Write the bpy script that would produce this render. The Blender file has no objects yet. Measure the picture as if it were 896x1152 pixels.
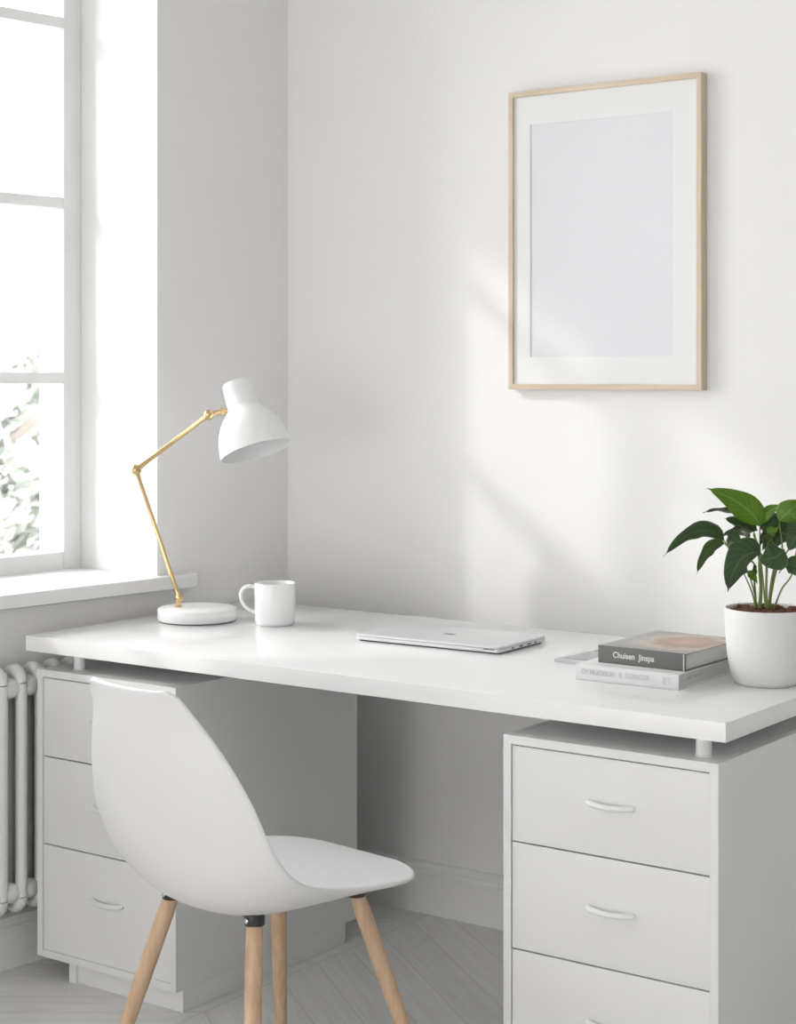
import bpy, bmesh, math, random
from mathutils import Vector, Matrix
random.seed(7)
R = math.radians
PI = math.pi
scene = bpy.context.scene
COL = scene.collection

# ------------------------------------------------------------------ camera
YAW = R(35.8)
CAMH = 1.325
cd = bpy.data.cameras.new('camera')
cam = bpy.data.objects.new('camera', cd); COL.objects.link(cam)
cam.location = (0, 0, CAMH)
cam.rotation_euler = (R(90), 0, YAW)
cd.sensor_fit = 'VERTICAL'; cd.sensor_height = 36; cd.sensor_width = 28
cd.lens = 1990 / 1152 * 36
cd.shift_y = -(576 - 422) / 1152
cd.clip_start = 0.05; cd.clip_end = 200
cd.dof.use_dof = True; cd.dof.focus_distance = 3.4; cd.dof.aperture_fstop = 6.3
scene.camera = cam

# ------------------------------------------------------------------ light
scene.view_settings.view_transform = 'Standard'
scene.view_settings.look = 'None'
scene.view_settings.gamma = 1.0
scene.view_settings.use_curve_mapping = False
scene.view_settings.exposure = 0.09
SKY = 7.6
w = bpy.data.worlds.new('sky'); scene.world = w; w.use_nodes = True
nt = w.node_tree
bg = nt.nodes['Background']; bg.inputs[0].default_value = (0.99, 0.985, 1.0, 1); bg.inputs[1].default_value = SKY

def sun():
    l = bpy.data.lights.new('sun', 'SUN'); l.energy = 1.25; l.angle = R(2.4); l.color = (1, .97, .93)
    o = bpy.data.objects.new('sun', l); COL.objects.link(o)
    d = Vector((1.35, 1.0, -0.95)).normalized()
    o.rotation_euler = d.to_track_quat('-Z', 'Y').to_euler()
    o.location = (-8, -4, 6)
sun()

def area(name, loc, direction, sx, sy, power, color=(1, 1, 1)):
    l = bpy.data.lights.new(name, 'AREA'); l.shape = 'RECTANGLE'; l.size = sx; l.size_y = sy
    l.energy = power; l.color = color
    o = bpy.data.objects.new(name, l); COL.objects.link(o); o.location = loc
    o.rotation_euler = Vector(direction).to_track_quat('-Z', 'Z').to_euler()
    return o
# added soft fill from behind the camera; the wall there has no windows
area('rear_fill_light', (-1.7, -1.95, 1.0), (0.0, 1, 0), 3.2, 1.9, 52, (1.0, .985, .98))

# ------------------------------------------------------------------ materials
def mat(name, col, rough=.5, metal=0.0, spec=.5, coat=0.0, bump=None, var=None, scale=8.0, sss=0):
    m = bpy.data.materials.new(name); m.use_nodes = True
    n = m.node_tree; b = n.nodes['Principled BSDF']
    b.inputs['Base Color'].default_value = (*col, 1)
    b.inputs['Roughness'].default_value = rough
    b.inputs['Metallic'].default_value = metal
    b.inputs['Specular IOR Level'].default_value = spec
    b.inputs['Coat Weight'].default_value = coat
    b.inputs['Coat Roughness'].default_value = .15
    tc = n.nodes.new('ShaderNodeTexCoord')
    no = n.nodes.new('ShaderNodeTexNoise'); no.inputs['Scale'].default_value = scale; no.inputs['Detail'].default_value = 5
    n.links.new(tc.outputs['Object'], no.inputs['Vector'])
    v = .02 if var is None else var
    mx = n.nodes.new('ShaderNodeMix'); mx.data_type = 'RGBA'
    mx.inputs[6].default_value = (*[c * (1 - v) for c in col], 1)
    mx.inputs[7].default_value = (*[min(1, c * (1 + v)) for c in col], 1)
    n.links.new(no.outputs['Fac'], mx.inputs[0]); n.links.new(mx.outputs[2], b.inputs['Base Color'])
    if bump:
        bp = n.nodes.new('ShaderNodeBump'); bp.inputs['Strength'].default_value = bump[0]; bp.inputs['Distance'].default_value = .002
        n2 = n.nodes.new('ShaderNodeTexNoise'); n2.inputs['Scale'].default_value = bump[1]; n2.inputs['Detail'].default_value = 4
        n.links.new(tc.outputs['Object'], n2.inputs['Vector'])
        n.links.new(n2.outputs['Fac'], bp.inputs['Height']); n.links.new(bp.outputs['Normal'], b.inputs['Normal'])
    return m

def wood(name, c1, c2, axis='Z', scale=6.0, rough=.5, stretch=14):
    m = bpy.data.materials.new(name); m.use_nodes = True
    n = m.node_tree; b = n.nodes['Principled BSDF']; b.inputs['Roughness'].default_value = rough
    tc = n.nodes.new('ShaderNodeTexCoord'); mp = n.nodes.new('ShaderNodeMapping')
    sc = [stretch, stretch, stretch]; sc['XYZ'.index(axis)] = .9
    mp.inputs['Scale'].default_value = sc
    no = n.nodes.new('ShaderNodeTexNoise'); no.inputs['Scale'].default_value = scale; no.inputs['Detail'].default_value = 6
    no.inputs['Roughness'].default_value = .65
    cr = n.nodes.new('ShaderNodeValToRGB')
    cr.color_ramp.elements[0].position = .3; cr.color_ramp.elements[0].color = (*c1, 1)
    cr.color_ramp.elements[1].position = .68; cr.color_ramp.elements[1].color = (*c2, 1)
    n.links.new(tc.outputs['Object'], mp.inputs['Vector']); n.links.new(mp.outputs['Vector'], no.inputs['Vector'])
    n.links.new(no.outputs['Fac'], cr.inputs['Fac']); n.links.new(cr.outputs['Color'], b.inputs['Base Color'])
    bp = n.nodes.new('ShaderNodeBump'); bp.inputs['Strength'].default_value = .15; bp.inputs['Distance'].default_value = .001
    n.links.new(no.outputs['Fac'], bp.inputs['Height']); n.links.new(bp.outputs['Normal'], b.inputs['Normal'])
    return m

M = {}
M['wall'] = mat('white_wall_paint', (.875, .868, .862), .85, spec=.25, bump=(.06, 160), var=.008, scale=2)
M['wall_back'] = M['wall']
M['ceiling'] = mat('ceiling_paint', (.9, .9, .89), .9, spec=.2)
M['trim'] = mat('trim_gloss', (.87, .87, .86), .4)
M['win'] = mat('window_white_paint', (.84, .84, .84), .4)
M['desk'] = mat('desk_white_lacquer', (.9, .9, .9), .2, spec=.5, var=.004)
M['cab'] = mat('cabinet_white_lacquer', (.795, .795, .79), .36, var=.005)
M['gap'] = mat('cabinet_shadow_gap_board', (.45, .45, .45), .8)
M['handle'] = mat('handle_white', (.83, .83, .83), .3)
M['rad'] = mat('radiator_enamel', (.80, .80, .78), .35)
M['shell'] = mat('chair_white_plastic', (.81, .81, .81), .32, bump=(.04, 260), var=.004)
M['beech'] = wood('beech_leg_wood', (.50, .33, .20), (.68, .49, .33), 'Z', 5)
M['oakframe'] = wood('pale_oak_frame', (.58, .47, .34), (.74, .63, .49), 'Z', 5, .5)
M['black'] = mat('black_plastic', (.025, .025, .027), .4)
M['steel'] = mat('steel', (.7, .7, .7), .25, 1.0)
M['lampw'] = mat('lamp_white_enamel', (.89, .89, .89), .3, var=.004)
M['brass'] = mat('polished_brass', (.70, .51, .27), .13, 1.0, var=.03)
M['ceramic'] = mat('white_glazed_ceramic', (.9, .9, .9), .15, coat=.3, var=.003)
M['pot'] = mat('matte_white_pot', (.83, .83, .82), .55, bump=(.05, 200), var=.006)
M['alu'] = mat('laptop_aluminium', (.70, .71, .72), .36, .5, var=.01)
M['aludark'] = mat('laptop_dark_rubber', (.06, .06, .07), .5)
M['logo'] = mat('laptop_mark', (.58, .59, .60), .25, .5)
M['tabsil'] = mat('tablet_silver', (.66, .67, .70), .3, .7)
M['tabscr'] = mat('tablet_grey_screen', (.36, .36, .36), .15)
M['greycover'] = mat('grey_cloth_cover', (.155, .155, .15), .6, bump=(.2, 900), var=.05, scale=30)
M['whitecover'] = mat('white_book_cover', (.80, .80, .80), .45)
M['print_w'] = mat('white_ink', (.85, .85, .83), .6)
M['print_g'] = mat('pale_grey_ink', (.60, .61, .62), .6)
M['mat'] = mat('white_mat_board', (.83, .83, .83), .8, var=.002)
M['paper'] = mat('blank_print_paper', (.765, .77, .80), .75, var=.004)
M['bark'] = mat('bark_chips', (.15, .06, .035), .85, var=.5, scale=60)
M['stem'] = mat('green_stem', (.17, .24, .05), .65, var=.25, scale=30)
M['trunk'] = mat('tree_bark', (.3, .27, .24), .9, var=.2)
M['facade'] = mat('outside_white_render', (.86, .86, .85), .8)
M['ground'] = mat('pale_paving', (.55, .55, .53), .9, var=.06)

def page_mat():
    m = mat('page_block', (.66, .65, .62), .8)
    n = m.node_tree; b = n.nodes['Principled BSDF']
    tc = n.nodes.new('ShaderNodeTexCoord'); wv = n.nodes.new('ShaderNodeTexWave'); wv.bands_direction = 'Z'
    wv.inputs['Scale'].default_value = 260; wv.inputs['Distortion'].default_value = .6
    cr = n.nodes.new('ShaderNodeValToRGB')
    cr.color_ramp.elements[0].color = (.54, .53, .50, 1); cr.color_ramp.elements[1].color = (.74, .73, .70, 1)
    n.links.new(tc.outputs['Object'], wv.inputs['Vector']); n.links.new(wv.outputs['Fac'], cr.inputs['Fac'])
    n.links.new(cr.outputs['Color'], b.inputs['Base Color'])
    return m
M['page'] = page_mat()

def cover_art():
    m = bpy.data.materials.new('grey_cover_with_warm_print'); m.use_nodes = True
    n = m.node_tree; b = n.nodes['Principled BSDF']; b.inputs['Roughness'].default_value = .4
    tc = n.nodes.new('ShaderNodeTexCoord')
    mp = n.nodes.new('ShaderNodeMapping'); mp.vector_type = 'POINT'
    mp.inputs['Location'].default_value = (-.12, -.13, 0)
    gr = n.nodes.new('ShaderNodeVectorMath'); gr.operation = 'MULTIPLY'; gr.inputs[1].default_value = (9, 8, 0)
    n.links.new(tc.outputs['Object'], mp.inputs['Vector']); n.links.new(mp.outputs['Vector'], gr.inputs[0])
    no = n.nodes.new('ShaderNodeTexNoise'); no.inputs['Scale'].default_value = 34; no.inputs['Detail'].default_value = 5; no.inputs['Roughness'].default_value = .7
    n.links.new(tc.outputs['Object'], no.inputs['Vector'])
    ln = n.nodes.new('ShaderNodeVectorMath'); ln.operation = 'LENGTH'; n.links.new(gr.outputs[0], ln.inputs[0])
    ad = n.nodes.new('ShaderNodeMath'); ad.operation = 'ADD'; n.links.new(ln.outputs['Value'], ad.inputs[0]); n.links.new(no.outputs['Fac'], ad.inputs[1])
    cr = n.nodes.new('ShaderNodeValToRGB'); e = cr.color_ramp.elements
    e[0].position = .35; e[0].color = (.62, .40, .28, 1)
    e[1].position = 1.0; e[1].color = (.36, .36, .35, 1)
    k = e.new(.6); k.color = (.42, .28, .20, 1)
    k = e.new(.75); k.color = (.60, .52, .44, 1)
    k = e.new(.88); k.color = (.40, .38, .36, 1)
    dv = n.nodes.new('ShaderNodeMath'); dv.operation = 'DIVIDE'; dv.inputs[1].default_value = 1.6
    n.links.new(ad.outputs[0], dv.inputs[0]); n.links.new(dv.outputs[0], cr.inputs['Fac'])
    n.links.new(cr.outputs['Color'], b.inputs['Base Color'])
    return m
M['art'] = cover_art()

def leaf_mat(name, dark, light, trans):
    m = bpy.data.materials.new(name); m.use_nodes = True
    n = m.node_tree; b = n.nodes['Principled BSDF']
    b.inputs['Roughness'].default_value = .33; b.inputs['Specular IOR Level'].default_value = .45
    au = n.nodes.new('ShaderNodeAttribute'); au.attribute_name = 'across'
    al = n.nodes.new('ShaderNodeAttribute'); al.attribute_name = 'along'
    ab = n.nodes.new('ShaderNodeMath'); ab.operation = 'ABSOLUTE'; n.links.new(au.outputs['Fac'], ab.inputs[0])
    # side veins: wave of along - k*|across|
    m1 = n.nodes.new('ShaderNodeMath'); m1.operation = 'MULTIPLY'; m1.inputs[1].default_value = .28; n.links.new(ab.outputs[0], m1.inputs[0])
    s1 = n.nodes.new('ShaderNodeMath'); s1.operation = 'SUBTRACT'; n.links.new(al.outputs['Fac'], s1.inputs[0]); n.links.new(m1.outputs[0], s1.inputs[1])
    m2 = n.nodes.new('ShaderNodeMath'); m2.operation = 'MULTIPLY'; m2.inputs[1].default_value = 52; n.links.new(s1.outputs[0], m2.inputs[0])
    sn = n.nodes.new('ShaderNodeMath'); sn.operation = 'SINE'; n.links.new(m2.outputs[0], sn.inputs[0])
    cr = n.nodes.new('ShaderNodeMapRange'); cr.inputs[1].default_value = .5; cr.inputs[2].default_value = 1; cr.inputs[3].default_value = 0; cr.inputs[4].default_value = .35
    n.links.new(sn.outputs[0], cr.inputs[0])
    mr = n.nodes.new('ShaderNodeMapRange'); mr.inputs[1].default_value = .03; mr.inputs[2].default_value = .1; mr.inputs[3].default_value = 1; mr.inputs[4].default_value = 0
    n.links.new(ab.outputs[0], mr.inputs[0])
    mxm = n.nodes.new('ShaderNodeMath'); mxm.operation = 'MAXIMUM'; n.links.new(mr.outputs[0], mxm.inputs[0]); n.links.new(cr.outputs[0], mxm.inputs[1])
    tc = n.nodes.new('ShaderNodeTexCoord'); no = n.nodes.new('ShaderNodeTexNoise'); no.inputs['Scale'].default_value = 25
    n.links.new(tc.outputs['Object'], no.inputs['Vector'])
    base = n.nodes.new('ShaderNodeMix'); base.data_type = 'RGBA'
    base.inputs[6].default_value = (*[c * .75 for c in dark], 1); base.inputs[7].default_value = (*[c * 1.25 for c in dark], 1)
    n.links.new(no.outputs['Fac'], base.inputs[0])
    mx = n.nodes.new('ShaderNodeMix'); mx.data_type = 'RGBA'
    n.links.new(mxm.outputs[0], mx.inputs[0]); n.links.new(base.outputs[2], mx.inputs[6]); mx.inputs[7].default_value = (*light, 1)
    n.links.new(mx.outputs[2], b.inputs['Base Color'])
    bp = n.nodes.new('ShaderNodeBump'); bp.inputs['Strength'].default_value = .35; bp.inputs['Distance'].default_value = .001; bp.invert = True
    n.links.new(mxm.outputs[0], bp.inputs['Height']); n.links.new(bp.outputs['Normal'], b.inputs['Normal'])
    tr = n.nodes.new('ShaderNodeBsdfTranslucent'); n.links.new(mx.outputs[2], tr.inputs['Color'])
    ms = n.nodes.new('ShaderNodeMixShader'); ms.inputs[0].default_value = trans
    out = n.nodes['Material Output']
    n.links.new(b.outputs[0], ms.inputs[1]); n.links.new(tr.outputs[0], ms.inputs[2]); n.links.new(ms.outputs[0], out.inputs['Surface'])
    return m
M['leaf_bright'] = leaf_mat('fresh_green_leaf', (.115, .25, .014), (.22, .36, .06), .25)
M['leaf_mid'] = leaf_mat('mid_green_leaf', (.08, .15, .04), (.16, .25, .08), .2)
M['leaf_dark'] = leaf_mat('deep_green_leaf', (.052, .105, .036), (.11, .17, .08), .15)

def glass_mat():
    m = bpy.data.materials.new('window_glass'); m.use_nodes = True
    n = m.node_tree; n.nodes.remove(n.nodes['Principled BSDF'])
    t = n.nodes.new('ShaderNodeBsdfTransparent'); t.inputs[0].default_value = (.97, .98, .975, 1)
    g = n.nodes.new('ShaderNodeBsdfGlossy'); g.inputs['Roughness'].default_value = .02
    fr = n.nodes.new('ShaderNodeFresnel'); fr.inputs[0].default_value = 1.25
    ms = n.nodes.new('ShaderNodeMixShader')
    n.links.new(fr.outputs[0], ms.inputs[0]); n.links.new(t.outputs[0], ms.inputs[1]); n.links.new(g.outputs[0], ms.inputs[2])
    n.links.new(ms.outputs[0], n.nodes['Material Output'].inputs['Surface'])
    return m
M['glass'] = glass_mat()

def floor_mat():
    # whitewashed plank floor, herringbone: two brick fields chosen by zig-zag stripes
    m = bpy.data.materials.new('whitewashed_herringbone_floor'); m.use_nodes = True
    n = m.node_tree; b = n.nodes['Principled BSDF']; b.inputs['Roughness'].default_value = .42
    L = n.links.new
    tc = n.nodes.new('ShaderNodeTexCoord')
    sx = n.nodes.new('ShaderNodeSeparateXYZ'); L(tc.outputs['Object'], sx.inputs[0])
    def mth(op, a, bb=None, c=None):
        k = n.nodes.new('ShaderNodeMath'); k.operation = op
        for i, v in enumerate((a, bb, c)):
            if v is None: continue
            if isinstance(v, (int, float)): k.inputs[i].default_value = v
            else: L(v, k.inputs[i])
        return k.outputs[0]
    P = .62          # chevron column width
    x = sx.outputs[0]; y = sx.outputs[1]
    ph = mth('DIVIDE', x, P)
    colid = mth('FLOOR', ph)
    tri = mth('PINGPONG', x, P)               # 0..P..0
    q = mth('ADD', y, mth('MULTIPLY', tri, .75))
    W = .125
    row = mth('FLOOR', mth('DIVIDE', q, W))
    fr = mth('FRACT', mth('DIVIDE', q, W))
    fx = mth('FRACT', ph)
    e1 = mth('MINIMUM', fr, mth('SUBTRACT', 1, fr))
    e2 = mth('MULTIPLY', mth('MINIMUM', fx, mth('SUBTRACT', 1, fx)), P / W)
    ed = mth('MINIMUM', e1, e2)
    gap = n.nodes.new('ShaderNodeMapRange'); gap.inputs[1].default_value = .006; gap.inputs[2].default_value = .026; gap.inputs[3].default_value = 1; gap.inputs[4].default_value = 0
    L(ed, gap.inputs[0])
    cb = n.nodes.new('ShaderNodeCombineXYZ'); L(colid, cb.inputs[0]); L(row, cb.inputs[1])
    wn = n.nodes.new('ShaderNodeTexWhiteNoise'); wn.noise_dimensions = '2D'; L(cb.outputs[0], wn.inputs['Vector'])
    # grain
    gc = n.nodes.new('ShaderNodeCombineXYZ')
    L(mth('MULTIPLY', x, 2.2), gc.inputs[0]); L(mth('MULTIPLY', q, 26), gc.inputs[1]); L(mth('MULTIPLY', wn.outputs['Value'], 30), gc.inputs[2])
    gn = n.nodes.new('ShaderNodeTexNoise'); gn.inputs['Scale'].default_value = 2.2; gn.inputs['Detail'].default_value = 7; gn.inputs['Roughness'].default_value = .65; gn.inputs['Distortion'].default_value = .6
    L(gc.outputs[0], gn.inputs['Vector'])
    cr = n.nodes.new('ShaderNodeValToRGB')
    cr.color_ramp.elements[0].position = .3; cr.color_ramp.elements[0].color = (.74, .73, .715, 1)
    cr.color_ramp.elements[1].position = .65; cr.color_ramp.elements[1].color = (.86, .855, .84, 1)
    L(gn.outputs['Fac'], cr.inputs['Fac'])
    m3 = n.nodes.new('ShaderNodeMix'); m3.data_type = 'RGBA'; m3.blend_type = 'MULTIPLY'; m3.inputs[0].default_value = 1
    cc = n.nodes.new('ShaderNodeCombineXYZ'); tone = mth('ADD', .955, mth('MULTIPLY', wn.outputs['Value'], .045))
    for i in range(3): L(tone, cc.inputs[i])
    L(cr.outputs['Color'], m3.inputs[6]); L(cc.outputs[0], m3.inputs[7])
    m4 = n.nodes.new('ShaderNodeMix'); m4.data_type = 'RGBA'; L(gap.outputs[0], m4.inputs[0]); L(m3.outputs[2], m4.inputs[6]); m4.inputs[7].default_value = (.66, .65, .635, 1)
    L(m4.outputs[2], b.inputs['Base Color'])
    bp = n.nodes.new('ShaderNodeBump'); bp.inputs['Strength'].default_value = .3; bp.inputs['Distance'].default_value = .001; bp.invert = True
    L(gap.outputs[0], bp.inputs['Height']); L(bp.outputs['Normal'], b.inputs['Normal'])
    return m
M['floor'] = floor_mat()

# ------------------------------------------------------------------ helpers
def new_bm(): return bmesh.new()

def box(bm, x0, x1, y0, y1, z0, z1, bev=0.0, seg=2, mtx=None):
    t = bmesh.new()
    r = bmesh.ops.create_cube(t, size=1)
    for v in t.verts:
        v.co = Vector((x0 + (v.co.x + .5) * (x1 - x0), y0 + (v.co.y + .5) * (y1 - y0), z0 + (v.co.z + .5) * (z1 - z0)))
    if bev: bmesh.ops.bevel(t, geom=t.edges[:], offset=bev, segments=seg, affect='EDGES', profile=.7)
    merge(bm, t, mtx)

def merge(bm, t, mtx=None):
    if mtx is not None: bmesh.ops.transform(t, matrix=mtx, verts=t.verts[:])
    me = bpy.data.meshes.new('tmp'); t.to_mesh(me); t.free()
    bm.from_mesh(me); bpy.data.meshes.remove(me)

def lathe(bm, prof, seg=48, mtx=None, caps=True):
    t = bmesh.new(); rings = []
    for r, z in prof:
        if r < 1e-6: rings.append([t.verts.new((0, 0, z))])
        else: rings.append([t.verts.new((r * math.cos(2 * PI * k / seg), r * math.sin(2 * PI * k / seg), z)) for k in range(seg)])
    for a, b in zip(rings, rings[1:]):
        for k in range(seg):
            k2 = (k + 1) % seg
            if len(a) == 1 and len(b) == 1: continue
            if len(a) == 1: t.faces.new((a[0], b[k2], b[k]))
            elif len(b) == 1: t.faces.new((a[k], a[k2], b[0]))
            else: t.faces.new((a[k], a[k2], b[k2], b[k]))
    if caps:
        for rr, flip in ((rings[0], 1), (rings[-1], 0)):
            if len(rr) > 1: t.faces.new(rr[::-1] if flip else rr)
    bmesh.ops.recalc_face_normals(t, faces=t.faces[:])
    merge(bm, t, mtx)

def tube(bm, pts, rad, seg=12, cap=True, flat=(1, 1), up=None):
    pts = [Vector(p) for p in pts]; n = len(pts)
    rad = rad if isinstance(rad, (list, tuple)) else [rad] * n
    rings = []; prev = None
    for i, p in enumerate(pts):
        tg = (pts[min(i + 1, n - 1)] - pts[max(i - 1, 0)]).normalized()
        if prev is None:
            ref = Vector(up) if up else (Vector((0, 0, 1)) if abs(tg.z) < .9 else Vector((1, 0, 0)))
            a = (ref - tg * ref.dot(tg)).normalized()
        else: a = (prev - tg * prev.dot(tg)).normalized()
        prev = a; b = tg.cross(a)
        rings.append([bm.verts.new(p + a * math.cos(2 * PI * k / seg) * rad[i] * flat[0] + b * math.sin(2 * PI * k / seg) * rad[i] * flat[1]) for k in range(seg)])
    fs = []
    for r0, r1 in zip(rings, rings[1:]):
        for k in range(seg): fs.append(bm.faces.new((r0[k], r0[(k + 1) % seg], r1[(k + 1) % seg], r1[k])))
    if cap: fs.append(bm.faces.new(rings[0][::-1])); fs.append(bm.faces.new(rings[-1]))
    bmesh.ops.recalc_face_normals(bm, faces=fs)

def bez(pts, n=12):
    """Catmull-Rom through the points."""
    P = [Vector(p) for p in pts]; P = [P[0] * 2 - P[1]] + P + [P[-1] * 2 - P[-2]]
    out = []
    for i in range(1, len(P) - 2):
        for k in range(n):
            t = k / n; a, b, c, d = P[i - 1:i + 3]
            out.append(.5 * ((2 * b) + (c - a) * t + (2 * a - 5 * b + 4 * c - d) * t * t + (3 * b - a - 3 * c + d) * t ** 3))
    out.append(P[-2].copy()); return out

def obj(name, bm, m, parent=None, smooth=None, mods=None, loc=None, label=None):
    me = bpy.data.meshes.new(name); bm.to_mesh(me); bm.free()
    me.materials.append(M[m] if isinstance(m, str) else m)
    if smooth is not None:
        me.shade_smooth() if smooth >= 180 else me.shade_smooth()
        if smooth < 180:
            try: me.set_sharp_from_angle(angle=R(smooth))
            except Exception: pass
    o = bpy.data.objects.new(name, me); COL.objects.link(o)
    if parent: o.parent = parent
    if loc: o.location = loc
    if label: o['label'] = label
    return o

def tag(o, label=None, cat=None, group=None, kind=None):
    if label: o['label'] = label
    if cat: o['category'] = cat
    if group: o['group'] = group
    if kind: o['kind'] = kind
    return o

def empty(name, loc=(0, 0, 0), rz=0):
    o = bpy.data.objects.new(name, None); COL.objects.link(o); o.location = loc; o.rotation_euler = (0, 0, rz)
    o.empty_display_size = .05
    return o

def align(p0, p1):
    """matrix that puts local z axis from p0 towards p1"""
    p0 = Vector(p0); d = Vector(p1) - p0
    return Matrix.Translation(p0) @ d.to_track_quat('Z', 'Y').to_matrix().to_4x4()

# ------------------------------------------------------------------ setting
BACKY = 3.585
A = R(5.5)
CORNER = Vector((-2.941, BACKY, 0))
# frame of the left wall: local x = distance from the corner towards the camera, local y = into the room, z up
LW = Matrix.Translation(CORNER) @ Matrix(((-math.sin(A), math.cos(A), 0, 0), (-math.cos(A), -math.sin(A), 0, 0), (0, 0, 1, 0), (0, 0, 0, 1)))
HC = 2.85
RX = 2.5; FY = -2.1
def lw(u, n, z=0): return LW @ Vector((u, n, z))

bm = new_bm(); box(bm, -3.7, RX, FY, BACKY, -.12, 0); tag(obj('floor', bm, 'floor'), kind='structure')
bm = new_bm(); box(bm, -4.1, RX + .2, FY - .2, BACKY + .25, HC, HC + .15); tag(obj('ceiling', bm, 'ceiling'), kind='structure')
bm = new_bm(); box(bm, -3.3, RX, BACKY, BACKY + .25, -.12, HC); tag(obj('wall_back', bm, 'wall_back'), kind='structure')
bm = new_bm(); box(bm, RX, RX + .2, FY - .2, BACKY + .25, -.12, HC); tag(obj('wall_right', bm, 'wall'), kind='structure')
bm = new_bm(); box(bm, -4.1, RX, FY - .2, FY, -.12, HC); tag(obj('wall_front', bm, 'wall'), kind='structure')

# left wall with window openings; the wall is .46 thick
WT = .46
U0, U1 = .449, 1.80           # window 1
V0, V1 = 3.15, 4.30           # window 2 (unseen, added nearer the camera to let in more skylight)
ZS, ZL = .80, 2.52
UE = 5.75
bm = new_bm()
box(bm, -.0, U0, -WT, 0, -.12, HC, mtx=LW)
box(bm, U1, V0, -WT, 0, -.12, HC, mtx=LW)
box(bm, V1, UE, -WT, 0, -.12, HC, mtx=LW)
for a, b in ((U0, U1), (V0, V1)):
    box(bm, a, b, -WT, 0, -.12, ZS, mtx=LW); box(bm, a, b, -WT, 0, ZL, HC, mtx=LW)
tag(obj('wall_left', bm, 'wall'), kind='structure')

def window(name, a, b):
    root = empty(name, lw((a + b) / 2, -.32, ZS)); 
    root.matrix_world = LW @ Matrix.Translation(((a + b) / 2, -.32, 0))
    tag(root, kind='structure')
    W = (b - a) / 2; zb = .815; zt = ZL; f = .056; d0, d1 = -.03, .03
    bm = new_bm()
    box(bm, -W, -W + f, d0, d1, zb, zt, .003); box(bm, W - f, W, d0, d1, zb, zt, .003)
    box(bm, -W + f, W - f, d0, d1, zb, .882, .003); box(bm, -W + f, W - f, d0, d1, zt - .05, zt, .003)
    box(bm, -.04, .04, d0 - .002, d1 + .002, .882, zt - .05, .003)      # meeting stile of the two casements
    obj('window_frame', bm, 'win', root)
    for zc in (1.318, 1.757, 2.209):
        for s0, s1 in ((-W + f, -.04), (.04, W - f)):
            bm = new_bm(); box(bm, s0 - .002, s1 + .002, d0 + .012, d1 - .002, zc - .0145, zc + .0145, .003); obj('muntin', bm, 'win', root)
    for s0, s1 in ((-W + f, -.04), (.04, W - f)):
        bm = new_bm(); box(bm, s0, s1, -.006, -.002, .882, zt - .05); obj('pane', bm, 'glass', root)
    bm = new_bm()
    t = .032
    box(bm, -W - .105, W + .105, .295, .354, .838 - t, .838, .003)
    box(bm, -W + .001, W - .001, d1 - .06, .30, .838 - t, .838, .0)
    obj('window_sill', bm, 'win', root)
    return root
window('window_1', U0, U1)
window('added_window_2', V0, V1)

# baseboards: stepped profile extruded along a wall
def baseboard(name, length, mtx):
    prof = [(0, 0), (.016, 0), (.016, .086), (.020, .088), (.020, .094), (.014, .098), (.013, .108), (.017, .111), (.017, .116), (.008, .124), (0, .126)]
    t = bmesh.new(); a = [t.verts.new((0, y, z)) for y, z in prof]; b = [t.verts.new((length, y, z)) for y, z in prof]
    for i in range(len(prof)):
        j = (i + 1) % len(prof); t.faces.new((a[i], a[j], b[j], b[i]))
    t.faces.new(a[::-1]); t.faces.new(b); bmesh.ops.recalc_face_normals(t, faces=t.faces[:])
    bm = new_bm(); merge(bm, t, mtx); tag(obj(name, bm, 'trim'), kind='structure')
baseboard('baseboard_back', RX + 2.941, Matrix.Translation((RX, BACKY, 0)) @ Matrix.Rotation(PI, 4, 'Z'))
baseboard('baseboard_left', 5.6, LW @ Matrix.Translation((.0, 0, 0)))
bm = new_bm(); box(bm, -60, 30, -40, 60, -3.2, -3.1); tag(obj('trim_1', bm, 'ground'), kind='structure'); bpy.data.objects['trim_1'].name = 'courtyard_ground'

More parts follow.
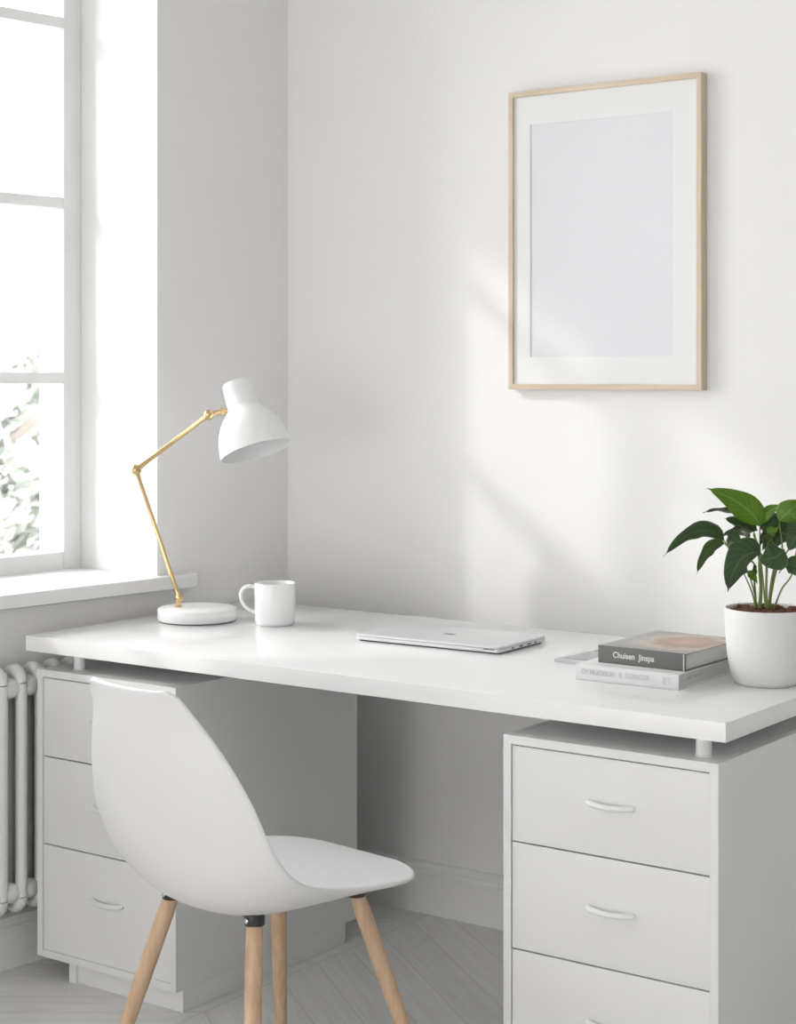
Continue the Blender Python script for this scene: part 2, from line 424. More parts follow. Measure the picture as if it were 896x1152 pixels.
# ------------------------------------------------------------------ trees outside the window
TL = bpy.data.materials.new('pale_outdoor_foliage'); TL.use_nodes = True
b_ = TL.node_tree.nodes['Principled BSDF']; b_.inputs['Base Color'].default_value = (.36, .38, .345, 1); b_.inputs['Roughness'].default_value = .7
def tree(loc, h, rad, seed, label):
    rnd = random.Random(seed)
    root = empty('leafy_tree', loc)
    tag(root, label, 'tree', None)
    bm = new_bm()
    tube(bm, [(0, 0, 0), (.05, .02, h * .35), (-.04, .05, h * .65), (0, 0, h * .95)], [.13, .1, .07, .02], 10)
    for k in range(9):
        a = k * 2.4; z0 = h * (.35 + .06 * k)
        tube(bm, [(0, .03, z0), (math.cos(a) * rad * .4, math.sin(a) * rad * .4, z0 + .35), (math.cos(a) * rad * .8, math.sin(a) * rad * .8, z0 + .8)], [.05, .03, .01], 6)
    obj('trunk', bm, 'trunk', root, 60)
    bm = new_bm()
    blobs = []
    for k in range(34):
        a = rnd.uniform(0, 2 * PI); rr = rad * rnd.uniform(.1, .8); zz = h * rnd.uniform(.42, .98)
        sh = math.sqrt(max(.05, 1 - ((zz / h - .66) / .4) ** 2)); blobs.append((rr * math.cos(a) * sh, rr * math.sin(a) * sh, zz, rnd.uniform(.28, .5)))
    for bx, by, bz, br in blobs:
        for k in range(120):
            d = Vector((rnd.gauss(0, 1), rnd.gauss(0, 1), rnd.gauss(0, 1))).normalized() * br * rnd.uniform(.55, 1)
            c = Vector((bx, by, bz)) + d
            nrm = Vector((rnd.gauss(0, 1), rnd.gauss(0, 1), rnd.gauss(0, 1) + .8)).normalized()
            a_ = nrm.orthogonal().normalized(); b2 = nrm.cross(a_); s = rnd.uniform(.05, .1)
            vs = [bm.verts.new(c + a_ * s), bm.verts.new(c + b2 * s * .5), bm.verts.new(c - a_ * s), bm.verts.new(c - b2 * s * .5)]
            bm.faces.new(vs)
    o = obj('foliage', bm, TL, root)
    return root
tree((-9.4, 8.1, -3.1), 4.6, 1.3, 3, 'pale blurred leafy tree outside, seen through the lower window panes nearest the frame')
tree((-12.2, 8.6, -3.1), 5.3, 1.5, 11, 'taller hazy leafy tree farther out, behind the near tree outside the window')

# ------------------------------------------------------------------ radiator
def radiator():
    root = empty('column_radiator'); root.matrix_world = LW @ Matrix.Translation((1.25, .043, 0))
    tag(root, 'white enamelled column radiator on the wall under the window, left of the desk', 'radiator')
    zb, zt = .155, .665
    n = 20; sp = .052
    u_first = .745 - 1.25
    for i in range(n):
        x = u_first + i * sp
        bm = new_bm()
        for s in (-1, 1):
            y = .024 * s
            tube(bm, [(x, y, zb + .02), (x, y, zt - .02)], .0135, 14)
        # rounded heads joining front and back column
        for z, sg in ((zt - .02, 1), (zb + .02, -1)):
            tube(bm, [(x, .024 * math.cos(t * PI / 8), z + sg * .024 * math.sin(t * PI / 8)) for t in range(9)], [.0135, .0148, .016, .0165, .0165, .0165, .016, .0148, .0135], 14, up=(1, 0, 0))
            box(bm, x - .014, x + .014, -.026, .026, z - .022 + .006 * sg, z + .022 + .006 * sg, .006)
        obj('column', bm, 'rad', root, 50)
    for z in (zt - .03, zb + .03):
        bm = new_bm()
        x0 = u_first - .012
        for i in range(n - 1):
            xa = u_first + i * sp
            c = xa + sp / 2
            mt = Matrix.Translation((c, .014, z)) @ Matrix.Rotation(PI / 2, 4, 'Y')
            lathe(bm, [(.014, -sp / 2), (.020, -sp / 4), (.023, 0), (.020, sp / 4), (.014, sp / 2)], 16, mt)
        obj('hub_row', bm, 'rad', root, 50)
    for x in (u_first + sp * .5, u_first + sp * (n - 1.5)):
        bm = new_bm(); box(bm, x - .012, x + .012, -.0425, -.015, .2, .62, .002); obj('wall_bracket', bm, 'rad', root)
radiator()

# ------------------------------------------------------------------ desk
DX0, DX1, DY0, DY1 = -2.952, -1.270, 2.687, 3.447
TOPZ = .75; THK = .033
CABZ = .678
def desktop():
    root = empty('desktop', ((DX0 + DX1) / 2, (DY0 + DY1) / 2, TOPZ - THK))
    tag(root, 'long glossy white desktop slab resting on short posts above the two drawer cabinets', 'desk')
    W, D = (DX1 - DX0) / 2, (DY1 - DY0) / 2
    bm = new_bm(); box(bm, -W, W, -D, D, 0, THK, .0018, 2); obj('slab', bm, 'desk', root, 40)
    cx, cy = (DX0 + DX1) / 2, (DY0 + DY1) / 2
    for px_, py_ in ((-2.842, 2.745), (-2.55, 3.26), (-2.842, 3.26), (-1.338, 2.745), (-1.338, 3.26), (-1.66, 3.26)):
        bm = new_bm()
        lathe(bm, [(.0150, CABZ - TOPZ + THK), (.0150, CABZ - TOPZ + THK + .002), (.0135, CABZ - TOPZ + THK + .003), (.0135, 0)], 28)
        obj('post', bm, 'desk', root, 40, loc=(px_ - cx, py_ - cy, 0))
desktop()

def cabinet(x0, x1, label, splinth):
    y0, y1 = 2.697, 3.318
    root = empty('drawer_cabinet', (x0, y0, 0)); tag(root, label, 'cabinet', 'white drawer cabinets under the desktop')
    W, D = x1 - x0, y1 - y0
    t = .016; zb = .047
    bm = new_bm()
    box(bm, 0, t, 0, D, zb, CABZ, .001); box(bm, W - t, W, 0, D, zb, CABZ, .001)
    box(bm, t, W - t, 0, D, CABZ - t, CABZ, .001); box(bm, t, W - t, 0, D, zb, zb + t, .001)
    box(bm, t, W - t, D - .01, D, zb + t, CABZ - t)
    obj('carcass', bm, 'cab', root, 40)
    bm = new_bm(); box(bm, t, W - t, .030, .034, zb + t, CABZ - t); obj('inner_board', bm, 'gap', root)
    bm = new_bm(); box(bm, .085, W, .022, D - .045, 0, zb, .001); obj('plinth', bm, 'cab', root, 40)
    bm = new_bm(); box(bm, .083, .105, .016, .034, 0.0, zb, .001); obj('foot', bm, 'cab', root)
    lines = (.0635, .295, .4875, .6610); g = .0014
    for k in range(3):
        za, zc = lines[k] + (g if k else 0), lines[k + 1] - g
        bm = new_bm(); box(bm, t + g, W - t - g, .003, .026, za, zc, .001)
        d = obj('drawer', bm, 'cab', root, 40)
        hz = {0: .195, 1: .394, 2: .578}[k]
        cx = W * .515
        bm = new_bm(); L = .044
        pts = []
        for q in range(17):
            a = q / 16; x = cx - L + 2 * L * a
            s = math.sin(PI * a)
            pts.append((x, .004 - .0155 * s ** .45 if 0 < q < 16 else .004, hz + .002 - .002 * s))
        tube(bm, pts, .0062, 12, flat=(.8, 1.05), up=(0, 0, 1))
        obj('handle', bm, 'handle', d, 60)
    return root
cabinet(-2.926, -2.512, 'white three-drawer cabinet at the window end of the desk, partly hidden by the chair', 0)
cabinet(-1.711, -1.288, 'white three-drawer cabinet in the right foreground, below the books and the plant', 0)

# ------------------------------------------------------------------ chair
def chair():
    cx, cy = -2.024, 2.41
    root = empty('shell_chair', (cx, cy, 0), R(-8))
    tag(root, 'white moulded plastic shell chair on splayed pale wooden legs in front of the desk', 'chair')
    st = [ # centre y, z, half width, rim dy, dz
        (.237, .437, .078, -.004, .001), (.229, .437, .134, -.009, .003), (.206, .436, .178, -.010, .006), (.163, .430, .208, -.004, .012),
        (.085, .420, .222, 0, .032), (0, .412, .226, 0, .052), (-.075, .407, .227, .005, .070), (-.14, .413, .231, .010, .083),
        (-.195, .44, .232, .026, .088), (-.232, .49, .230, .034, .082), (-.258, .55, .217, .048, .068), (-.277, .62, .200, .052, .042),
        (-.290, .69, .175, .048, .018), (-.299, .745, .146, .040, .006), (-.305, .785, .124, .026, .002), (-.308, .806, .116, .013, .006),
        (-.309, .813, .092, .003, .005)]
    bm = new_bm(); NU = 16; grid = []
    for (y, z, w_, dy, dz) in st:
        row = []
        for k in range(NU + 1):
            u = -1 + 2 * k / NU
            # denser towards the rim
            uu = math.copysign(abs(u) ** .85, u)
            f = abs(uu) ** 2.4
            row.append(bm.verts.new((uu * w_, y + dy * f, z + dz * f)))
        grid.append(row)
    for a, b in zip(grid, grid[1:]):
        for k in range(NU): bm.faces.new((a[k], a[k + 1], b[k + 1], b[k]))
    bmesh.ops.recalc_face_normals(bm, faces=bm.faces[:])
    up = sum((f.normal.z for f in bm.faces if f.calc_center_median().z < .45), 0)
    if up < 0: bmesh.ops.reverse_faces(bm, faces=bm.faces[:])
    o = obj('seat_shell', bm, 'shell', root, 180)
    so = o.modifiers.new('thick', 'SOLIDIFY'); so.thickness = .0100; so.offset = -1
    s = o.modifiers.new('sub', 'SUBSURF'); s.levels = 2; s.render_levels = 2
    # legs
    for sx in (-1, 1):
        for sy in (-1, 1):
            hx = (.100 if sx > 0 else .120) if sy < 0 else .103
            top = Vector((sx * hx, sy * .119, .405)); foot = Vector((sx * (hx + .1), sy * .219, 0.0))
            if sy > 0: top.z = .404
            d = (foot - top).normalized()
            bm = new_bm()
            Lg = (foot - top).length
            mt = Matrix.Translation(foot) @ (-d).to_track_quat('Z', 'Y').to_matrix().to_4x4()
            lathe(bm, [(.0085, 0.004), (.0105, .007), (.0128, Lg * .3), (.0148, Lg * .65), (.0152, Lg * .9), (.0138, Lg)], 28, mt)
            leg = obj('leg', bm, 'beech', root, 50)
            bm = new_bm()
            c = top
            zc = .418 if sy < 0 else .4215
            lathe(bm, [(.0165, c.z - .007), (.0175, c.z - .005), (.0175, zc - .002), (.0165, zc)], 24, Matrix.Translation((c.x, c.y, 0)))
            box(bm, c.x - .034 * (1 if sx > 0 else .2) , c.x + .034 * (.2 if sx > 0 else 1), c.y - .010, c.y + .010, c.z + .005, zc - .003, .002)
            mnt = obj('leg_mount', bm, 'black', root, 40)
            bm = new_bm()
            lathe(bm, [(.0045, 0), (.0045, .003), (.003, .004), (0, .004)], 14, Matrix.Translation((c.x, c.y - .017, c.z + .003)) @ Matrix.Rotation(PI / 2, 4, 'X'))
            obj('bolt', bm, 'steel', mnt, 40)
chair()

# ------------------------------------------------------------------ desk lamp
def lamp():
    root = empty('desk_lamp', (-2.807, 3.087, TOPZ), YAW)      # local x runs to the camera's right, local y away
    tag(root, 'white desk lamp with jointed brass arm and bell shade, near the window', 'lamp')
    bx = .471; dep = 0.0
    bm = new_bm(); lathe(bm, [(.0905, .003), (.0925, .006), (.0925, .0255), (.0915, .029), (.088, .0312), (0, .0312)], 72); obj('base', bm, 'lampw', root, 35)
    bm = new_bm(); lathe(bm, [(.0885, 0), (.0885, .0032), (0, .0032)], 64); obj('base_pad', bm, 'black', root, 35, label='thin black pad under the lamp base')
    def L(px_, z, dy=0.0): return Vector((px_ + bx, dy, z - TOPZ))
    p0 = L(-.5126, .802); p1 = L(-.6143, 1.103); p2 = L(-.444, 1.2316); p3 = L(-.4085, 1.2405)
    bm = new_bm()
    lathe(bm, [(.0085, .031), (.0085, .0335), (.0052, .035), (.0052, .043), (.0068, .045), (.0068, .052), (0, .053)], 24, Matrix.Translation((p0.x - .003, 0, 0)))
    obj('stem', bm, 'brass', root, 40)
    def joint(p, r, name='joint'):
        bm = new_bm(); mt = Matrix.Translation(p)
        lathe(bm, [(0, -r), (r * .38, -r * .92), (r * .71, -r * .71), (r * .92, -r * .38), (r, 0), (r * .92, r * .38), (r * .71, r * .71), (r * .38, r * .92), (0, r)], 24, mt)
        # pivot screw across the joint, with a knurled knob
        lathe(bm, [(r * .62, -r * 1.45), (r * .7, -r * 1.35), (r * .7, -r * .6), (r * .45, -r * .6), (r * .45, r * .8), (r * .6, r * .85), (r * .6, r * 1.25), (r * .4, r * 1.35)], 18, mt @ Matrix.Rotation(PI / 2, 4, 'X') @ Matrix.Rotation(R(22), 4, 'Y'))
        obj(name, bm, 'brass', root, 45)
    def arm(a, b, name):
        bm = new_bm(); mt = align(a, b); l = (b - a).length
        lathe(bm, [(.0062, .006), (.0062, .022), (.0051, .024), (.0051, l - .022), (.0058, l - .020), (.0058, l - .006)], 20, mt)
        obj(name, bm, 'brass', root, 40)
    joint(p0 + Vector((0, 0, .000)), .0095); joint(p1, .0135); joint(p2, .0122)
    arm(p0, p1, 'lower_arm'); arm(p1, p2, 'upper_arm'); arm(p2 - (p3 - p2) * .1, p3, 'shade_arm')
    # shade: local z of the profile runs from cap to mouth
    topc = L(-.3800, 1.309, .0); mouth = L(-.3295, 1.1485, -.040)
    mt = align(topc, mouth); Ls = (mouth - topc).length
    k = Ls / .173
    prof = [(0, 0), (.024, .0), (.0315, .002), (.034, .006), (.0352, .03), (.0362, .060), (.0385, .067), (.0462, .075), (.0565, .087), (.0660, .101), (.0738, .117), (.0795, .134), (.0826, .150), (.0842, .163), (.0848, .173)]
    outer = [(r, z * k) for r, z in prof]
    inner = [(max(r - .0016, 0), z * k + (.0016 if z < .1 else 0)) for r, z in reversed(prof)]
    inner[-1] = (0, .0016)
    bm = new_bm(); lathe(bm, outer + inner, 72, mt, caps=False)
    sh = obj('lamp_shade', bm, 'lampw', root, 60)
    bm = new_bm()
    q = p3
    dd = (p3 - p2).normalized()
    lathe(bm, [(.0052, -.006), (.0100, -.005), (.0105, -.001), (.0095, .001), (.0045, .002), (.0045, .012)], 24, align(p3, p3 + dd))
    obj('shade_fixing', bm, 'brass', root, 40)
lamp()

# ------------------------------------------------------------------ mug
def mug():
    root = empty('mug', (-2.617, 3.143, TOPZ), YAW)
    tag(root, 'plain white ceramic mug with its handle turned to the lamp', 'mug')
    bm = new_bm(); r = .0475; h = .0965
    outer = [(0, .003), (.034, .003), (.036, 0), (.0415, 0), (.0445, .003), (.0463, .012), (.0472, .03), (r, .06), (r + .0003, h - .002), (r - .001, h)]
    inner = [(r - .003, h - .001), (r - .0038, h - .006), (r - .004, .05), (r - .006, .016), (r - .012, .008), (0, .007)]
    lathe(bm, outer + inner, 64, caps=False); obj('cup', bm, 'ceramic', root, 60)
    bm = new_bm()
    pts = bez([(-.0445, 0, .0865), (-.062, 0, .0885), (-.0745, 0, .081), (-.0785, 0, .066), (-.074, 0, .049), (-.062, 0, .036), (-.044, 0, .027)], 6)
    tube(bm, pts, .0052, 14, flat=(1.25, .8), up=(0, 1, 0)); obj('handle', bm, 'ceramic', root, 70)
mug()

# ------------------------------------------------------------------ laptop
def laptop():
    root = empty('laptop', (-2.318, 3.052, TOPZ), R(2.5))
    tag(root, 'closed slim silver laptop lying in the middle of the desktop', 'laptop')
    W, D = .362, .205
    def slab(bm, x0, x1, y0, y1, z0, z1, rc, bev):
        t = bmesh.new(); vs = []
        for cx_, cy_, a0 in ((x1 - rc, y1 - rc, 0), (x0 + rc, y1 - rc, 90), (x0 + rc, y0 + rc, 180), (x1 - rc, y0 + rc, 270)):
            for k in range(7):
                a = R(a0 + 15 * k); vs.append(t.verts.new((cx_ + rc * math.cos(a), cy_ + rc * math.sin(a), z0)))
        f = t.faces.new(vs); r = bmesh.ops.extrude_face_region(t, geom=[f])
        for v in r['geom']:
            if isinstance(v, bmesh.types.BMVert): v.co.z = z1
        bmesh.ops.recalc_face_normals(t, faces=t.faces[:])
        if bev:
            es = [e for e in t.edges if abs(e.verts[0].co.z - e.verts[1].co.z) < 1e-6]
            bmesh.ops.bevel(t, geom=es, offset=bev, segments=3, affect='EDGES')
        merge(bm, t)
    bm = new_bm(); slab(bm, 0, W, 0, D, .0035, .0105, .011, .0014); body = obj('keyboard_base', bm, 'alu', root, 40)
    bm = new_bm(); slab(bm, 0, W, 0, D, .0112, .0158, .011, .0012); lid = obj('screen_lid', bm, 'alu', root, 40)
    bm = new_bm(); slab(bm, .002, W - .002, .002, D - .002, .0100, .0115, .010, 0); obj('lid_seam', bm, 'aludark', root)
    bm = new_bm(); slab(bm, .006, W - .006, .006, D - .006, 0.0, .0037, .010, 0); obj('underside', bm, 'aludark', root)
    bm = new_bm(); box(bm, W - .038, W - .012, -.0003, .004, .0085, .0100, .0003); obj('finger_notch', bm, 'aludark', body)
    for y, l in ((.052, .009), (.085, .014), (.118, .016), (.150, .008)):
        bm = new_bm(); box(bm, W - .003, W + .0003, y, y + l, .0055, .0088, .0006); obj('port', bm, 'aludark', body)
    # small polished mark on the lid: a rounded body with a small leaf above
    bm = new_bm()
    for (cx_, cy_, rx, ry) in ((W / 2 - .006, D / 2, .0105, .008), (W / 2 + .006, D / 2, .0085, .0075)):
        t = bmesh.new(); vs = [t.verts.new((cx_ + rx * math.cos(2 * PI * k / 24), cy_ + ry * math.sin(2 * PI * k / 24), .0159)) for k in range(24)]
        f = t.faces.new(vs); bmesh.ops.recalc_face_normals(t, faces=[f]); merge(bm, t)
    obj('lid_mark', bm, 'logo', lid)
laptop()

# ------------------------------------------------------------------ books and tablet
def text(s, name, m, parent, size, loc, rot, ext=.0002, sx=1.0):
    c = bpy.data.curves.new(name, 'FONT'); c.body = s; c.size = size; c.extrude = ext; c.offset = size * .012
    c.materials.append(M[m]); c.align_x = 'LEFT'; c.align_y = 'CENTER'
    t = bpy.data.objects.new(name, c); COL.objects.link(t)
    dg = bpy.context.evaluated_depsgraph_get(); me = bpy.data.meshes.new_from_object(t.evaluated_get(dg)); me.name = name
    me.transform(Matrix.Diagonal((sx, 1, 1, 1)))
    bpy.data.objects.remove(t); bpy.data.curves.remove(c)
    if not me.materials: me.materials.append(M[m])
    o = bpy.data.objects.new(name, me); COL.objects.link(o); o.parent = parent; o.location = loc; o.rotation_euler = rot
    return o
def book(name, loc, rz, W, D, T, cover, art, label):
    root = empty(name, loc, rz); tag(root, label, 'book', 'books stacked beside the plant pot')
    c = .0028
    bm = new_bm()
    # hinge groove near the spine, cover boards and rounded-edge spine
    box(bm, 0, W, 0, D, 0, c, .0007); box(bm, 0, W, 0, c * 1.2, 0, T, .0009)
    obj('cover', bm, cover, root, 40)
    bm = new_bm(); box(bm, 0, W, 0.0005, D, T - c, T, .0007); obj('front_board', bm, art, root, 40)
    bm = new_bm(); box(bm, .003, W - .0035, c, D - .004, c - .0002, T - c + .0002); obj('page_block', bm, 'page', root)
    return root
bw = book('white_book', (-1.683, 2.908, TOPZ), R(1.0), .213, .262, .0300, 'whitecover', 'whitecover', 'thick white book at the bottom of the pair beside the plant pot')
text('OV MLSOIBUN   K  CORSCUB', 'spine_lettering', 'print_g', bw, .0135, (.012, -.0004, .0165), (R(90), 0, 0), sx=.80)
text('ANN   OSMOUR', 'edge_lettering', 'print_g', bw, .0085, (.2102, .045, .016), (R(90), 0, R(90)), sx=1.0)
bm = new_bm(); box(bm, .182, .187, -.0006, .001, .009, .022); obj('spine_emblem', bm, 'print_g', bw)
bm = new_bm(); box(bm, .189, .194, -.0006, .001, .009, .022, ); box(bm, .189, .198, -.0006, .001, .020, .022); obj('spine_emblem', bm, 'tabsil', bw)
bg_ = book('grey_book', (-1.657, 2.948, TOPZ + .0300), R(-1.0), .185, .236, .0325, 'greycover', 'art', 'dark grey book with white spine lettering lying on top of the white book')
text('Chuisen  Jinspa', 'spine_lettering', 'print_w', bg_, .0160, (.032, -.0004, .0165), (R(90), 0, 0), sx=.90)
bm = new_bm(); box(bm, .1800, .1822, -.0005, .001, .001, .0315); obj('spine_band', bm, 'page', bg_)

def tablet():
    root = empty('tablet', (-1.822, 3.062, TOPZ), R(-1.5)); tag(root, 'thin silver tablet with a grey screen lying behind the books', 'tablet')
    W, D = .112, .205
    bm = new_bm(); box(bm, 0, W, 0, D, 0, .0065, .0022, 3); obj('case', bm, 'tabsil', root, 40)
    bm = new_bm(); box(bm, .012, W - .012, .012, D - .012, .006, .0070, .0003); obj('screen', bm, 'tabscr', root, 40)
tablet()

# ------------------------------------------------------------------ framed print
def picture():
    X0, X1, Z0, Z1 = -2.243, -1.740, 1.2915, 1.9945
    root = empty('picture_frame', ((X0 + X1) / 2, BACKY, Z0)); tag(root, 'large upright picture frame in pale wood with white mat on the back wall', 'picture')
    W = (X1 - X0) / 2; H = Z1 - Z0; d = .028; f = .0125
    for nm, a in (('frame_rail', 0), ('frame_rail', 1), ('frame_stile', 0), ('frame_stile', 1)):
        bm = new_bm(); t = bmesh.new()
        # mitred moulding
        if nm == 'frame_rail':
            zo, zi = (0, f) if a == 0 else (H, H - f)
            P4 = [(-W, zo), (W, zo), (W - f, zi), (-W + f, zi)]
        else:
            xo, xi = (-W, -W + f) if a == 0 else (W, W - f)
            P4 = [(xo, 0), (xo, H), (xi, H - f), (xi, f)]
        fr = [t.verts.new((x, -d, z)) for x, z in P4]; bk = [t.verts.new((x, -.001, z)) for x, z in P4]
        t.faces.new(fr); t.faces.new(bk[::-1])
        for i in range(4):
            j = (i + 1) % 4; t.faces.new((fr[i], fr[j], bk[j], bk[i]))
        bmesh.ops.recalc_face_normals(t, faces=t.faces[:])
        bmesh.ops.bevel(t, geom=[e for e in t.edges if abs(e.verts[0].co.y + d) < 1e-5 and abs(e.verts[1].co.y + d) < 1e-5], offset=.0008, segments=2, affect='EDGES')
        merge(bm, t)
        o = obj(nm, bm, 'oakrail' if nm == 'frame_rail' else 'oakframe', root, 40)
    x0, x1, z0, z1 = -2.186 - (X0 + X1) / 2, -1.812 - (X0 + X1) / 2, 1.368 - Z0, 1.914 - Z0
    bm = new_bm()
    yb, yf = -.0185, -.021
    box(bm, -W + f, x0, yf, yb, f, H - f); box(bm, x1, W - f, yf, yb, f, H - f)
    box(bm, x0, x1, yf, yb, f, z0); box(bm, x0, x1, yf, yb, z1, H - f)
    obj('mat_board', bm, 'mat', root)
    bm = new_bm(); box(bm, -W + f, W - f, -.0183, -.0165, f, H - f); obj('blank_print', bm, 'paper', root)
    bm = new_bm(); box(bm, -W + .004, W - .004, -.0163, -.002, .004, H - .004); obj('backing_board', bm, 'page', root)
M['oakrail'] = wood('pale_oak_rail', (.58, .47, .34), (.74, .63, .49), 'X', 5, .5)
picture()

# ------------------------------------------------------------------ potted plant
LEAVES = [
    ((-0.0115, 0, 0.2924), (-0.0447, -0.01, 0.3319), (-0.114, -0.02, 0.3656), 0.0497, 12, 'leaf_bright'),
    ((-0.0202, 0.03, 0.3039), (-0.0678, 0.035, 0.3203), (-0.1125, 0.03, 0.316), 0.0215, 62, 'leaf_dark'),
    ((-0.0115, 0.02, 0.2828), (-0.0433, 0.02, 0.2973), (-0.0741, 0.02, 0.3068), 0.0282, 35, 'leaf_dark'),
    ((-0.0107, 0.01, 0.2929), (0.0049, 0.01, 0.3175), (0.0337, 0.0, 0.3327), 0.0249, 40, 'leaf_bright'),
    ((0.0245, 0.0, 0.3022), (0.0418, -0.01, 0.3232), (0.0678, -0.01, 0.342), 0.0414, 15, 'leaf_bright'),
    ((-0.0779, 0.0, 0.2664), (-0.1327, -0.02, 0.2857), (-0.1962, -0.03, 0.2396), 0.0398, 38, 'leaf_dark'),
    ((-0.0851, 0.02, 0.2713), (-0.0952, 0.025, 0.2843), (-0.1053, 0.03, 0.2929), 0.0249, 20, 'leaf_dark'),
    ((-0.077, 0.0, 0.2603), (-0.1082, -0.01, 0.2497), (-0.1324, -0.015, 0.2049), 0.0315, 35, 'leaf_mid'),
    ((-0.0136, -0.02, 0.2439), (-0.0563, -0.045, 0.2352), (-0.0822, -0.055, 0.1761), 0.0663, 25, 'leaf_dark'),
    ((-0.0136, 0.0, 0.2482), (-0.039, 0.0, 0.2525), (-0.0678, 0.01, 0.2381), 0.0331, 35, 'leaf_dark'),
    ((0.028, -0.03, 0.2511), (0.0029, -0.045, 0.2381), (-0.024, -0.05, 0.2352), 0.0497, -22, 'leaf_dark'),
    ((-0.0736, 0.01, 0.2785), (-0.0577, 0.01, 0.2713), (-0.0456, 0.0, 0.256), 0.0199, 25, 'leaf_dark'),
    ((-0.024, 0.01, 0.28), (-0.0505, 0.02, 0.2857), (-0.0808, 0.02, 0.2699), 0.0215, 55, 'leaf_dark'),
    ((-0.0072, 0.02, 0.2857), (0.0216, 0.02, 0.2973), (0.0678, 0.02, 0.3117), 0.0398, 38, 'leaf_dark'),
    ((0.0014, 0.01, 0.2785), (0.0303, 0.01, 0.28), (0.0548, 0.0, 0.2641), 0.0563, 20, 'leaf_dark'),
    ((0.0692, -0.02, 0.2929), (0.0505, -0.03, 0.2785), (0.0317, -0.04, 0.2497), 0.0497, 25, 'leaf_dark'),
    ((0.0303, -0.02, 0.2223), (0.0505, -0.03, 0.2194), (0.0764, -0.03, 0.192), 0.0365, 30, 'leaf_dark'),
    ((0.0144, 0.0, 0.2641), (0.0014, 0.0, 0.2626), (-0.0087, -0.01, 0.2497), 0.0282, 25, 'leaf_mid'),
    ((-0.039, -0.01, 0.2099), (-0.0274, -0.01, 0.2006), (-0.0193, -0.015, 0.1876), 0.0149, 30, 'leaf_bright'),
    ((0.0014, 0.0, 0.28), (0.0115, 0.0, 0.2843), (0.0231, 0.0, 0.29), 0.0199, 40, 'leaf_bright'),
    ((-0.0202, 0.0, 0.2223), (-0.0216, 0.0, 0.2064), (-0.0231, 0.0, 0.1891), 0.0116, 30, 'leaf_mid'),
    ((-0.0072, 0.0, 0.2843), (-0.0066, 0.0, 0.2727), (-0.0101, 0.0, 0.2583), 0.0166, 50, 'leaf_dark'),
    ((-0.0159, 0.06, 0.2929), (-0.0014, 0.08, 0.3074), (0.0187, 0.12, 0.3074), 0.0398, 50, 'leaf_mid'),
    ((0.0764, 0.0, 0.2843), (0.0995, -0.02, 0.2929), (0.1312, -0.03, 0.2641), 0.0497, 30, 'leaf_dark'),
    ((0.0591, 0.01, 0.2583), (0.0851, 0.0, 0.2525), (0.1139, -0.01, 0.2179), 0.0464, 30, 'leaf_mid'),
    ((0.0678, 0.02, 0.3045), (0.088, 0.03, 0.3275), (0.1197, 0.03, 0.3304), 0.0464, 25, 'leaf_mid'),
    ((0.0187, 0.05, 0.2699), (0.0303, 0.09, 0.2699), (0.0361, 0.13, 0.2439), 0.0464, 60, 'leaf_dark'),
    ((-0.0274, 0.05, 0.2699), (-0.039, 0.09, 0.2641), (-0.0476, 0.12, 0.2352), 0.0431, 60, 'leaf_dark'),
]
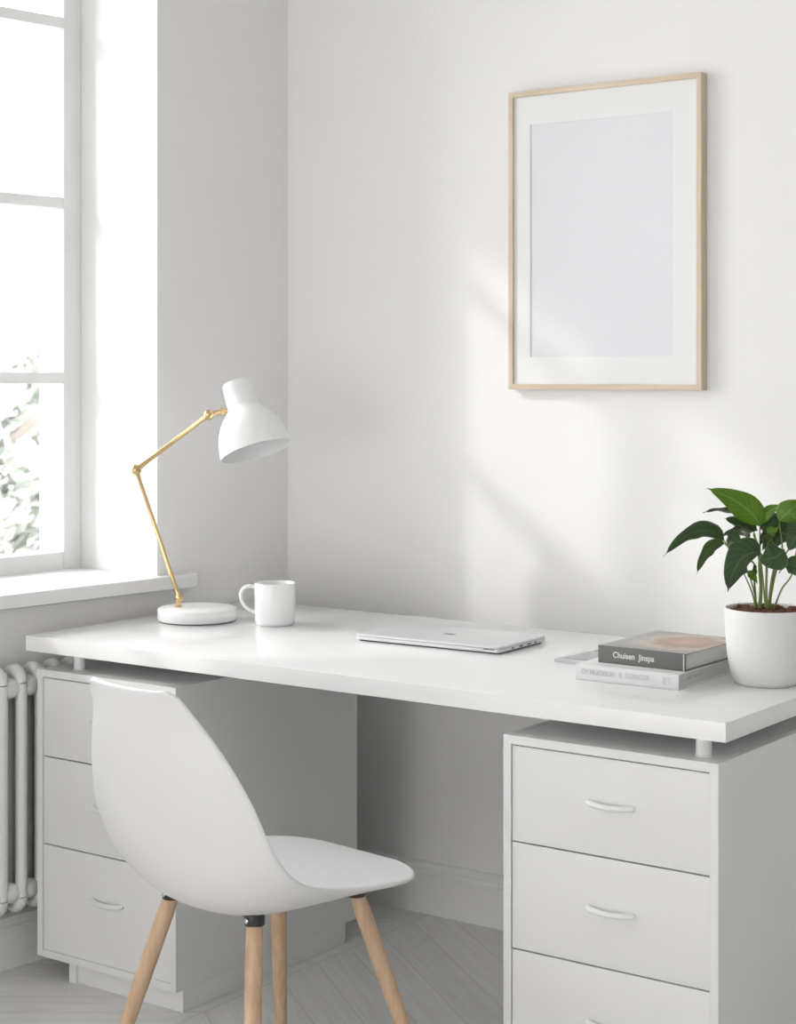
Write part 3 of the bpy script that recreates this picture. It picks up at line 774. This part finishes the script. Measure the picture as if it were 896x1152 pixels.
STEMS = [
    ([(-0.013, 0, 0.1357), (-0.0101, 0, 0.1775), (-0.013, 0, 0.2179), (-0.0115, 0, 0.2525), (-0.0115, 0, 0.2915)], 0.0031, 0.0012),
    ([(-0.0115, 0, 0.1357), (-0.0087, 0, 0.1775), (-0.013, 0, 0.2295), (-0.0216, 0.01, 0.2785)], 0.0029, 0.0012),
    ([(0.0029, 0.005, 0.1357), (0.0014, 0.005, 0.1775), (0.002, 0, 0.2179), (0.0072, 0, 0.2439), (0.0274, -0.03, 0.2525)], 0.0028, 0.0013),
    ([(0.0058, 0.0, 0.1357), (0.0086, 0, 0.1718), (0.0144, 0, 0.2093), (0.0245, 0, 0.2352), (0.0303, 0, 0.2525), (0.0245, 0, 0.3022)], 0.0035, 0.0012),
    ([(0.0072, 0.01, 0.1386), (0.0216, 0.01, 0.2093), (0.0389, 0.0, 0.2453), (0.0692, -0.02, 0.2929)], 0.0019, 0.0011),
    ([(0.013, -0.005, 0.1386), (0.0274, -0.01, 0.1775), (0.0441, -0.02, 0.2064), (0.0591, 0.0, 0.2583), (0.0764, 0.0, 0.2843)], 0.0018, 0.0011),
    ([(-0.0188, 0, 0.1372), (-0.026, 0, 0.1689), (-0.0418, 0, 0.2064)], 0.0020, 0.0011),
    ([(-0.0159, 0.005, 0.1372), (-0.0216, 0.005, 0.1718), (-0.0332, 0, 0.2064), (-0.039, -0.01, 0.2099)], 0.0018, 0.0010),
    ([(-0.0159, 0.01, 0.1372), (-0.0202, 0.01, 0.1949), (-0.0216, 0.01, 0.2237), (-0.0505, 0.01, 0.2352), (-0.0649, 0, 0.2468), (-0.0788, 0, 0.267)], 0.0020, 0.0014),
    ([(-0.0136, -0.02, 0.2439), (-0.013, -0.01, 0.2295), (-0.0115, 0, 0.2006)], 0.0017, 0.0017),
    ([(-0.0014, -0.01, 0.1372), (-0.0014, -0.01, 0.1949), (-0.0043, -0.015, 0.2295), (-0.0136, -0.02, 0.2445)], 0.0019, 0.0012),
    ([(-0.077, 0, 0.2603), (-0.0692, 0, 0.2525), (-0.062, 0.005, 0.2424)], 0.0012, 0.0014),
    ([(0.0014, 0.0, 0.2583), (0.0187, 0.0, 0.2814), (0.0231, 0, 0.2929)], 0.0013, 0.0010),
    ([(0.0014, 0.01, 0.1372), (-0.0014, 0.03, 0.2064), (-0.0043, 0.05, 0.2497), (-0.0159, 0.06, 0.2929)], 0.0017, 0.0010),
    ([(0.013, 0.0, 0.2064), (0.0303, -0.02, 0.2223), (0.0216, -0.01, 0.2064)], 0.0012, 0.0010),
]
def plant():
    root = empty('potted_plant', (-1.373, 3.078, TOPZ), YAW)   # local x to the camera's right, local y away
    tag(root, 'broad-leaved green plant in a round white pot at the right end of the desktop', 'plant')
    bm = new_bm()
    outer = [(0, 0), (.054, 0), (.0575, .002), (.0610, .008), (.0665, .025), (.0710, .05), (.0740, .08), (.0757, .11), (.0765, .137), (.0762, .140), (.0750, .1412)]
    inner = [(.0735, .140), (.0730, .136), (.072, .118), (.0715, .118), (0, .118)]
    lathe(bm, outer + inner, 72, caps=False); obj('pot', bm, 'pot', root, 60)
    rnd = random.Random(5)
    bm = new_bm()
    lathe(bm, [(.0718, .120), (.0722, .132), (.06, .135), (.03, .137), (0, .138)], 32, caps=False)
    for k in range(230):
        a = rnd.uniform(0, 2 * PI); r = .067 * math.sqrt(rnd.random()); s = rnd.uniform(.0035, .009)
        mt = Matrix.Translation((r * math.cos(a), r * math.sin(a), .1345 + rnd.uniform(-.001, .005))) @ Matrix.Rotation(rnd.uniform(0, 6.3), 4, 'Z') @ Matrix.Rotation(rnd.uniform(-.7, .7), 4, 'X')
        t = bmesh.new(); bmesh.ops.create_icosphere(t, subdivisions=1, radius=1)
        for v in t.verts: v.co = Vector((v.co.x * s * rnd.uniform(.8, 1.2), v.co.y * s * .7 * rnd.uniform(.8, 1.2), v.co.z * s * .45 * rnd.uniform(.7, 1.2)))
        merge(bm, t, mt)
    o = obj('bark_chips', bm, 'bark', root); o['kind'] = 'stuff'
    for pts, r0, r1 in STEMS:
        bm = new_bm(); p = bez(pts, 8); n = len(p)
        tube(bm, p, [r0 + (r1 - r0) * i / (n - 1) for i in range(n)], 10); obj('stem', bm, 'stem', root, 180)
    for i, (b, c, t_, wd, roll, mt) in enumerate(LEAVES):
        leaf(root, Vector(b), Vector(c), Vector(t_), wd, R(roll), mt)

def leaf(root, B, Cc, T, wd, roll, m, NL=22, NW=8):
    me = bpy.data.meshes.new('leaf'); verts = []; acr = []; alo = []; faces = []
    Cq = Cc * 2 - (B + T) * .5     # so that the curve passes through Cc
    prev = None
    for i in range(NL + 1):
        t = i / NL
        p = B * (1 - t) ** 2 + Cq * 2 * t * (1 - t) + T * t * t
        tg = ((Cq - B) * (1 - t) + (T - Cq) * t).normalized()
        dep = Vector((0, 1, 0))
        side0 = tg.cross(dep).normalized()
        dep2 = side0.cross(tg).normalized()
        side = side0 * math.cos(roll) + dep2 * math.sin(roll)
        nrm = side.cross(tg).normalized()
        if nrm.z < 0: nrm = -nrm
        # ovate with drawn-out tip
        if t < .04: wv = t / .04 * .12
        else:
            s = (t - .04) / .96
            wv = .12 * (1 - s) + (math.sin(PI * min(1, s ** .82)) ** .9) * (1 - .25 * s) * 1.12
            if s > .85: wv *= 1
        hw = wd * wv * .5
        if t > .92: hw = max(hw * .5, .0006)
        for j in range(NW + 1):
            u = -1 + 2 * j / NW
            rip = math.sin(t * 17 + (3 if u > 0 else 0)) * .0012 * abs(u)
            fold = (abs(u) ** 1.4) * hw * .22 - (u * u) * hw * .1
            v = p + side * (u * hw) + nrm * (fold + rip)
            verts.append(v); acr.append(u); alo.append(t)
    for i in range(NL):
        for j in range(NW):
            a = i * (NW + 1) + j; faces.append((a, a + 1, a + NW + 2, a + NW + 1))
    me.from_pydata([tuple(v) for v in verts], [], faces); me.update(); me.shade_smooth()
    a1 = me.attributes.new('across', 'FLOAT', 'POINT'); a2 = me.attributes.new('along', 'FLOAT', 'POINT')
    a1.data.foreach_set('value', acr); a2.data.foreach_set('value', alo)
    me.materials.append(M[m])
    o = bpy.data.objects.new('leaf', me); COL.objects.link(o); o.parent = root
    so = o.modifiers.new('thick', 'SOLIDIFY'); so.thickness = .0005
    return o
plant()
